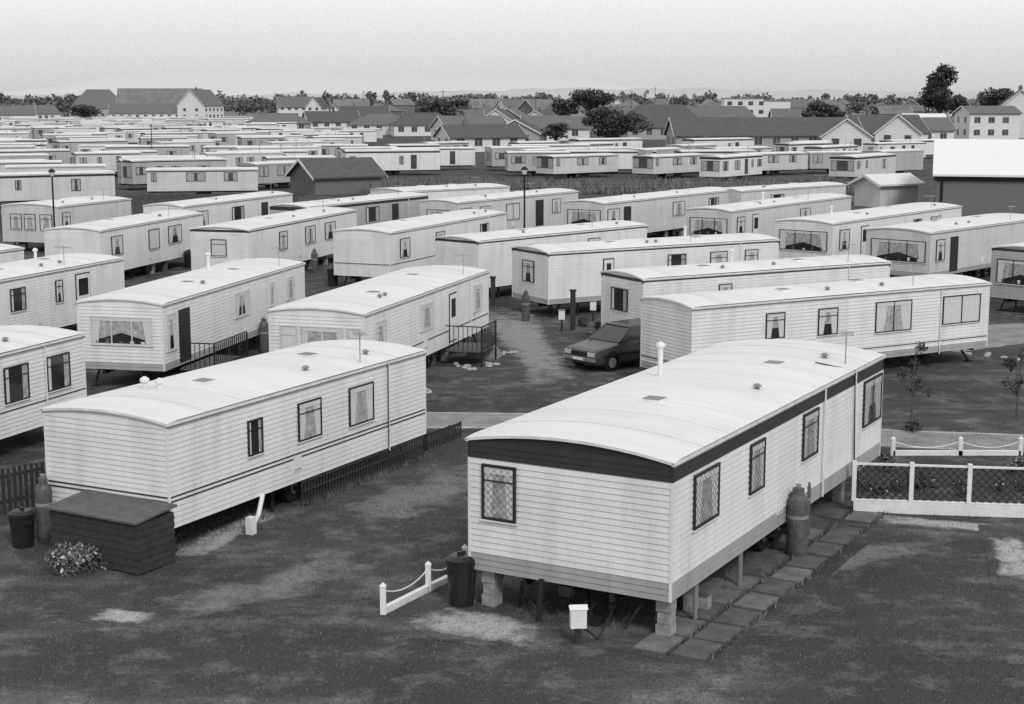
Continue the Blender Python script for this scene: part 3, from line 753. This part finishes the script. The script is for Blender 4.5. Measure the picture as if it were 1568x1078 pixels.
# ---------- car ----------
def car(x,y,yaw):
    e=empty('parked_car',(x,y,0),yaw)
    b=MB()
    st=[(-1.95,.38,.56,.70),(-1.9,.26,.68,.76),(-1.7,.22,.74,.79),(-1.2,.22,.82,.81),(-.75,.22,.90,.82),(.4,.22,.93,.82),(1.4,.22,.94,.81),(1.75,.26,.92,.78),(1.86,.36,.80,.74)]
    rings=[]
    for X,z0,z1,w in st:
        zm=z0+(z1-z0)*.55
        rings.append([(X,-w*.93,z0),(X,-w,z0+.08),(X,-w*1.0,zm),(X,-w*.93,z1-.03),(X,-w*.78,z1),(X,w*.78,z1),(X,w*.93,z1-.03),(X,w,zm),(X,w,z0+.08),(X,w*.93,z0)])
    vs=[v for r_ in rings for v in r_]; n=10; fs=[]
    for i in range(len(rings)-1):
        for j in range(n): fs.append((i*n+j,i*n+(j+1)%n,(i+1)*n+(j+1)%n,(i+1)*n+j))
    fs+= [tuple(range(n))[::-1],tuple((len(rings)-1)*n+j for j in range(n))]
    b.add(vs,fs,carp)
    b.obj('body',e)
    g_=MB()
    def q4(x0,x1,w,z): return [(x0,-w,z),(x1,-w,z),(x1,w,z),(x0,w,z)]
    g_.hexa(glassm,q4(-.85,1.74,.72,.9)+q4(-.15,1.38,.56,1.33)); g_.obj('windows',e)
    r_=MB(); r_.hexa(carp,q4(-.2,1.43,.585,1.33)+q4(-.05,1.3,.5,1.39))
    for sx in(-1,1):
        for (xa,xb) in((-.86,-.16),(.35,.38),(1.0,1.02),(1.75,1.39)):
            r_.rod(carp,(xa,sx*.725,.9),(xb,sx*.57,1.34),.032,5)
    r_.obj('roof_and_pillars',e)
    t=MB()
    for X in(-1.22,1.2):
        for sy in(-1,1):
            t.M=Matrix.Translation((X,sy*.73,.29)); t.rev(rubber,[(.2,-.09),(.28,-.09),(.29,-.05),(.29,.05),(.28,.09),(.2,.09)],0,0,18,'y')
            t.rev(metg,[(.17,-.095),(.18,.0),(.17,.095)],0,0,12,'y'); 
            t.M=Matrix.Translation((X,sy*.745,.33)); t.rev(under,[(.34,-.075),(.34,.075)],0,0,18,'y'); t.M=Matrix.Identity(4)
    t.obj('wheels',e)
    d_=MB()
    d_.box(trimg,-2.0,-1.9,-.74,.74,.36,.47); d_.box(blackp,-1.965,-1.9,-.36,.36,.53,.64)
    for sy in(-1,1): d_.box(lampg,-1.962,-1.88,sy*.55-.15,sy*.55+.15,.52,.65)
    d_.box(whitep,-2.01,-1.995,-.25,.25,.37,.46); d_.box(trimg,1.82,1.93,-.72,.72,.38,.5)
    for sy in(-1,1): d_.box(redm,1.8,1.875,sy*.6-.1,sy*.6+.1,.6,.78); d_.box(carp,-.75,-.6,sy*.86-.09,sy*.86+.05,.93,1.05)
    for sy in(-1,1): d_.box(blackp,-1.6,1.6,sy*.822-.008,sy*.822+.008,.5,.56)
    d_.obj('bumpers_and_lamps',e)
p=G(950,563); car(p.x+.1,p.y+.7,math.radians(40))
# ---------- houses ----------
def house(x,y,yaw,L,W,he,hr,wall=None,roof=None,name='bungalow',chim=1,wins=True,gab=None,twost=False,hip=0.0):
    wall=wall or render_w; roof=roof or tiled; mb=MB(); hx,hy=L/2,W/2
    mb.box(wall,-hx,hx,-hy,hy,0,he)
    ov=.4; k=(hr-he)/hy; zl=he-ov*k
    if hip>0:
        A=[(-hx-ov,-hy-ov,zl),(hx+ov,-hy-ov,zl),(hx+ov,hy+ov,zl),(-hx-ov,hy+ov,zl),(-hx+hip,0,hr),(hx-hip,0,hr)]
        mb.add(A,[(0,1,5,4),(1,2,5),(2,3,4,5),(3,0,4),(3,2,1,0)],roof)
    else:
        for sx in(-1,1):
            mb.add([(sx*hx,-hy,he),(sx*hx,hy,he),(sx*hx,0,hr)],[(0,1,2)],gab or wall)
        for sy in(-1,1):
            lo=[(-hx-ov,sy*(hy+ov),zl),(hx+ov,sy*(hy+ov),zl),(hx+ov,0,hr),(-hx-ov,0,hr)]
            mb.hexa(roof,lo+[(q[0],q[1],q[2]+.15) for q in lo])
        for sx in(-1,1):
            for sy in(-1,1):
                X=sx*(hx+ov+.02); mb.hexa(trimm,[(X-.03,sy*(hy+ov),zl-.1),(X+.03,sy*(hy+ov),zl-.1),(X+.03,0,hr-.07),(X-.03,0,hr-.07),(X-.03,sy*(hy+ov),zl+.12),(X+.03,sy*(hy+ov),zl+.12),(X+.03,0,hr+.17),(X-.03,0,hr+.17)])
    for i in range(chim):
        cx=-hx*.4+i*hx*.8; mb.box(brickm,cx-.35,cx+.35,-.3,.3,hr-.5,hr+.9); mb.rev(tilem,[(.12,hr+.9),(.1,hr+1.2)],cx,0,8)
    if wins:
        for zz in([1.0] if not twost else [1.0,3.6]):
            for sy in(-1,1):
                u=-hx+1
                while u<hx-1.8:
                    mb.box(framew,u-.08,u+1.38,sy*hy-.03,sy*hy+.03,zz-.08,zz+1.28); mb.box(farglass,u,u+.62,sy*hy-.05,sy*hy+.05,zz,zz+1.2); mb.box(farglass,u+.68,u+1.3,sy*hy-.05,sy*hy+.05,zz,zz+1.2); u+=3.1
            for sx in(-1,1):
                for u in(-hy*.45,hy*.45): mb.box(framew,sx*hx-.03,sx*hx+.03,u-.7,u+.7,zz-.08,zz+1.28); mb.box(farglass,sx*hx-.05,sx*hx+.05,u-.6,u+.6,zz,zz+1.2)
    mb.obj(name,None,(x,y,0),yaw)
def hp(px,D): return (px-784)/F*D*1.0
rad=math.radians
# brick amenity building on the right
mb=MB(); Lb,Wb=26,12
proof=gm('pale_roof_sheet',.80,.6,.04)
mb.box(brickm,0,Lb,0,Wb,0,2.7); mb.box(gm('dark_beam',.03),-.2,Lb,-.1,-.003,2.6,2.9)
mb.hexa(proof,[(-.3,-.5,2.95),(Lb,-.5,2.95),(Lb,Wb/2,5.45),(-.3,Wb/2,5.45),(-.3,-.5,3.1),(Lb,-.5,3.1),(Lb,Wb/2,5.6),(-.3,Wb/2,5.6)])
mb.hexa(proof,[(-.3,Wb/2+.002,5.45),(Lb,Wb/2+.002,5.45),(Lb,Wb+.5,3.0),(-.3,Wb+.5,3.0),(-.3,Wb/2+.002,5.6),(Lb,Wb/2+.002,5.6),(Lb,Wb+.5,3.15),(-.3,Wb+.5,3.15)])
mb.add([(-.01,0,2.7),(-.01,Wb,2.7),(-.01,Wb/2,5.3)],[(0,1,2)],brickm)
mb.rod(trimm,(6.7,-.1,0),(6.7,-.1,2.8),.07,6); mb.box(under,.3,.5,-.05,0,0,2.6)
mb.obj('brick_amenity_building',None,(32.3,118,0),rad(-15))
house(hp(510,143),146,rad(35),7.0,5.0,1.7,3.1,brickm,tiled,'garage',0,False)
house(hp(1355,128),128,rad(30),4.2,3.0,1.9,2.5,wall2,roofm,'garden_shed',0,False)
house(hp(150,690),700,rad(12),24,20,4.5,12.6,render_g,tilem,'holiday_hall',0,True,hip=7)
house(hp(245,640),650,rad(8),34,20,4.5,12.6,render_w,tilef,'holiday_hall',0,True)
house(hp(230,620),625,rad(8),30,8,3,6.5,render_w,tilem,'holiday_hall_wing',0,True)
house(hp(307,620),628,rad(72),16,12,6,12,render_w,tilem,'white_house',1,True,twost=True)
house(hp(452,680),690,rad(15),16,8,5,9.2,render_w,tilem,'white_house',1,True,twost=True)
house(hp(487,670),676,rad(75),9,7,5,9,render_w,tiled,'white_house',0,True,twost=True)
for i,(px,D,L,W,he,hr,yw,wl,rf) in enumerate([
 (430,400,16,10,2.6,5.0,5,render_g,tilem),(510,420,14,9,2.6,5.2,20,render_w,tiled),(585,380,14,9,2.6,5.0,-10,render_w,tilem),
 (650,370,15,10,2.7,5.4,10,render_w,tiled),(720,330,14,9,2.6,5.0,25,render_w,tilem),(765,390,10,10,2.7,6,80,render_w,tiled),
 (735,262,13,9,2.4,4.3,20,render_w,tiled),(795,290,9,9,2.5,4.8,80,render_g,tiled),(850,330,14,9,2.6,5,0,render_w,tilem),
 (1010,340,18,12,2.8,7.4,10,render_g,tiled),(1090,360,22,12,2.8,7.0,-5,render_g,tilem),(1165,268,32,10,2.6,5.4,4,render_g,tiled),
 (1290,262,10,8,2.6,5.4,80,render_w,tiled),(1345,290,14,9,2.6,5.6,15,render_w,tiled),(1368,285,8,8,2.6,5.8,78,render_w,tiled),
 (1405,300,10,7,2.8,5,10,render_w,tilem),(830,430,12,9,2.6,5.4,70,render_w,tiled),(700,450,15,9,2.6,5.4,5,render_w,tilem),
 (940,420,20,10,2.8,6,0,render_g,tilem),(560,520,16,10,2.8,6,10,render_w,tiled),(1230,400,18,10,2.8,6,0,render_w,tilem),(30,560,14,9,3,6.0,20,render_w,tilem),(70,600,12,9,3,6.0,60,render_w,tilem)]):
    house(hp(px,D),D,rad(yw),L,W,he,hr,wl,rf,'bungalow',random.choice((0,1,1)),hip=4 if i in(0,3,9,10,18,2) else 0)
house(hp(1503,335),335,rad(5),11,9,5.6,7.0,render_w,tilem,'white_house',1,True,twost=True)
house(hp(1556,350),352,rad(75),14,12,5.6,10.5,render_w,tiled,'white_house',2,True,twost=True)
house(hp(1410,350),352,rad(0),9,7,2.8,5.2,render_w,roofm,'bungalow',0,True)
mb=MB(); mb.box(render_w,0,13,0,8,0,8.5); mb.box(render_w,13.002,22,0,8,0,7.5); mb.box(trimg,-.2,13.2,-.2,8.2,8.5,8.8)
for i in range(6):
    for z in(1,3.6,6.4): 
        if z<6 or i<4: mb.box(farglass,1+i*3.5,2.6+i*3.5,-.04,.02,z,z+1.3)
mb.obj('white_flats',None,(hp(1105,520),520,0),0)
for i in range(85):
    D=random.uniform(470,1150); px=random.uniform(520,1570)
    if 1085<px<1215 and D<540: D+=150
    tw=random.random()<.4; L=random.uniform(9,20); W=random.uniform(7,10)
    house(hp(px,D),D,random.choice((rad(5),rad(80),rad(30)))+random.uniform(-.2,.2),L,W,5 if tw else 2.8,8.2 if tw else 5.5,random.choice((render_w,render_w,render_g,brickm)),random.choice((tilef,tilem)),'house',1,D<800,twost=tw,hip=random.choice((0,0,3.5)))
# ---------- big trees ----------
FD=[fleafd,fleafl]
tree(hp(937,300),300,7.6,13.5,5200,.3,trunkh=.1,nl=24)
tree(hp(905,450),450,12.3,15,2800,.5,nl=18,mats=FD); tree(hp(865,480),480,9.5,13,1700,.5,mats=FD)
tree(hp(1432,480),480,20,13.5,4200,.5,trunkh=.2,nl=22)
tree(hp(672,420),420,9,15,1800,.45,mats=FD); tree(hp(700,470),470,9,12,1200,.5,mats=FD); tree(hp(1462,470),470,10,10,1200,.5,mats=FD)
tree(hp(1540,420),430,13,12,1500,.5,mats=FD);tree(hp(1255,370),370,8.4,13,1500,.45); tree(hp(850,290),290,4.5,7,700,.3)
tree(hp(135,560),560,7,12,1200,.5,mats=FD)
def tree_line(name,D0,D1,n,h0,h1,r0,r1,per=110,size=1.3,mats=FD):
    lobes=[]
    for i in range(n):
        D=random.uniform(D0,D1); x=random.uniform(r0,r1)*D; h=random.uniform(h0,h1)*random.choice((.6,.8,1,1)); w=random.uniform(7,16)
        for k in range(4):
            lobes.append((x+random.uniform(-.4,.4)*w,D+random.uniform(-4,4),h*random.uniform(.3,.72),w*.28,w*.28,h*.28))
    leafcloud(name,lobes,n*per,size,mats)
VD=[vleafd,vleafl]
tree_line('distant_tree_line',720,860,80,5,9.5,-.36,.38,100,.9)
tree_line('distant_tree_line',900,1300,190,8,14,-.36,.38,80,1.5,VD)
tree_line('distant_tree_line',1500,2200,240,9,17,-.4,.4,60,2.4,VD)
tree_line('hedgerow',420,560,90,2,4.5,-.1,.36,60,.6)
# ---------- hills ----------
def hills(name,D,prof,mat,depth=1500):
    n=160; vs=[];fs=[]
    for i in range(n+1):
        t=i/n; px=-400+t*2400; 
        h=np.interp(px,[q[0] for q in prof],[q[1] for q in prof]); h=max(0,h+ (math.sin(px*.031)+math.sin(px*.071+1)+.6*math.sin(px*.17))*1.3)
        x=(px-784)/F*D; hz=h/F*D
        vs+=[(x,D-depth*.4,-5),(x,D-depth*.2,hz*.55),(x,D,hz+8),(x,D+depth,-5)]
    for i in range(n):
        for j in range(3): fs.append((4*i+j,4*(i+1)+j,4*(i+1)+j+1,4*i+j+1))
    mb=MB(); mb.add(vs,fs,mat); mb.obj(name,smooth=True)
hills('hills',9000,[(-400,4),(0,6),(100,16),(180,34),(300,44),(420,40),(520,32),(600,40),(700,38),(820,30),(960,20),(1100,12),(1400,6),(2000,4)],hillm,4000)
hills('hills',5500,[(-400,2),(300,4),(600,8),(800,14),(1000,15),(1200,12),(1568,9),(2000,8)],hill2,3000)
mb=MB(); x=-13
while x<36:
    mb.rod(bark,(x,0,0),(x,0,1.2),.06,5); x+=2.6
for z in(.4,.8,1.1): mb.rod(metg,(-13,0,z),(36,0,z),.012,3)
mb.obj('boundary_fence',None,(0,142.5,0))
for px,D,h in[(1000,700,14),(965,640,12),(1165,640,11),(680,600,12),(560,650,12),(820,520,10)]:
    mb=MB(); mb.rod(bark,(0,0,0),(0,0,h),.16,6,.1); mb.rod(bark,(-1,0,h-.8),(1,0,h-.8),.07,5); mb.obj('telegraph_pole',None,(hp(px,D),D,0))
# ---------- camera ----------
cam=bpy.data.cameras.new('camera'); co=bpy.data.objects.new('camera',cam); COL.objects.link(co)
cam.sensor_width=36; cam.lens=36*F/1568; cam.clip_start=.5; cam.clip_end=30000
co.location=(0,0,H); co.rotation_euler=(math.pi/2-PITCH,0,0); scene.camera=co
# ---------- light ----------
AZ,EL=158,40
w=bpy.data.worlds.new('World'); scene.world=w; w.use_nodes=True; nt=w.node_tree
bg=nt.nodes['Background']; bg.inputs['Strength'].default_value=.1
sky=N(nt,'ShaderNodeTexSky'); sky.sky_type='NISHITA'; sky.sun_disc=False; sky.sun_elevation=rad(EL); sky.sun_rotation=rad(AZ); sky.dust_density=4
bw=N(nt,'ShaderNodeRGBToBW'); nt.links.new(sky.outputs[0],bw.inputs[0])
tc=N(nt,'ShaderNodeTexCoord'); sp=N(nt,'ShaderNodeSeparateXYZ'); nt.links.new(tc.outputs['Generated'],sp.inputs[0])
gr=mrange(nt,sp.outputs[2],0.0,0.06,6.6,9.6)
hi=mrange(nt,sp.outputs[2],0.07,0.3,1.0,.84)
v=mth(nt,'ADD',mth(nt,'MULTIPLY',mth(nt,'MULTIPLY',gr,hi),.9),mth(nt,'MULTIPLY',mth(nt,'MINIMUM',bw.outputs[0],12.0),.07))
gn=noise(nt,tc.outputs['Generated'],900,2,.9)
v=mth(nt,'MULTIPLY',v,mrange(nt,gn,.2,.8,.89,1.11))
nt.links.new(v,bg.inputs['Color'])
sl=bpy.data.lights.new('sun','SUN'); sl.energy=1.5; sl.angle=rad(12); sl.color=(1,.995,.99)
so=bpy.data.objects.new('sun',sl); COL.objects.link(so)
az=rad(AZ); el=rad(EL)
dirv=Vector((math.sin(az)*math.cos(el),math.cos(az)*math.cos(el),math.sin(el)))
so.rotation_euler=dirv.to_track_quat('Z','Y').to_euler()
scene.view_settings.view_transform='Standard'; scene.view_settings.look='None'; scene.view_settings.exposure=0
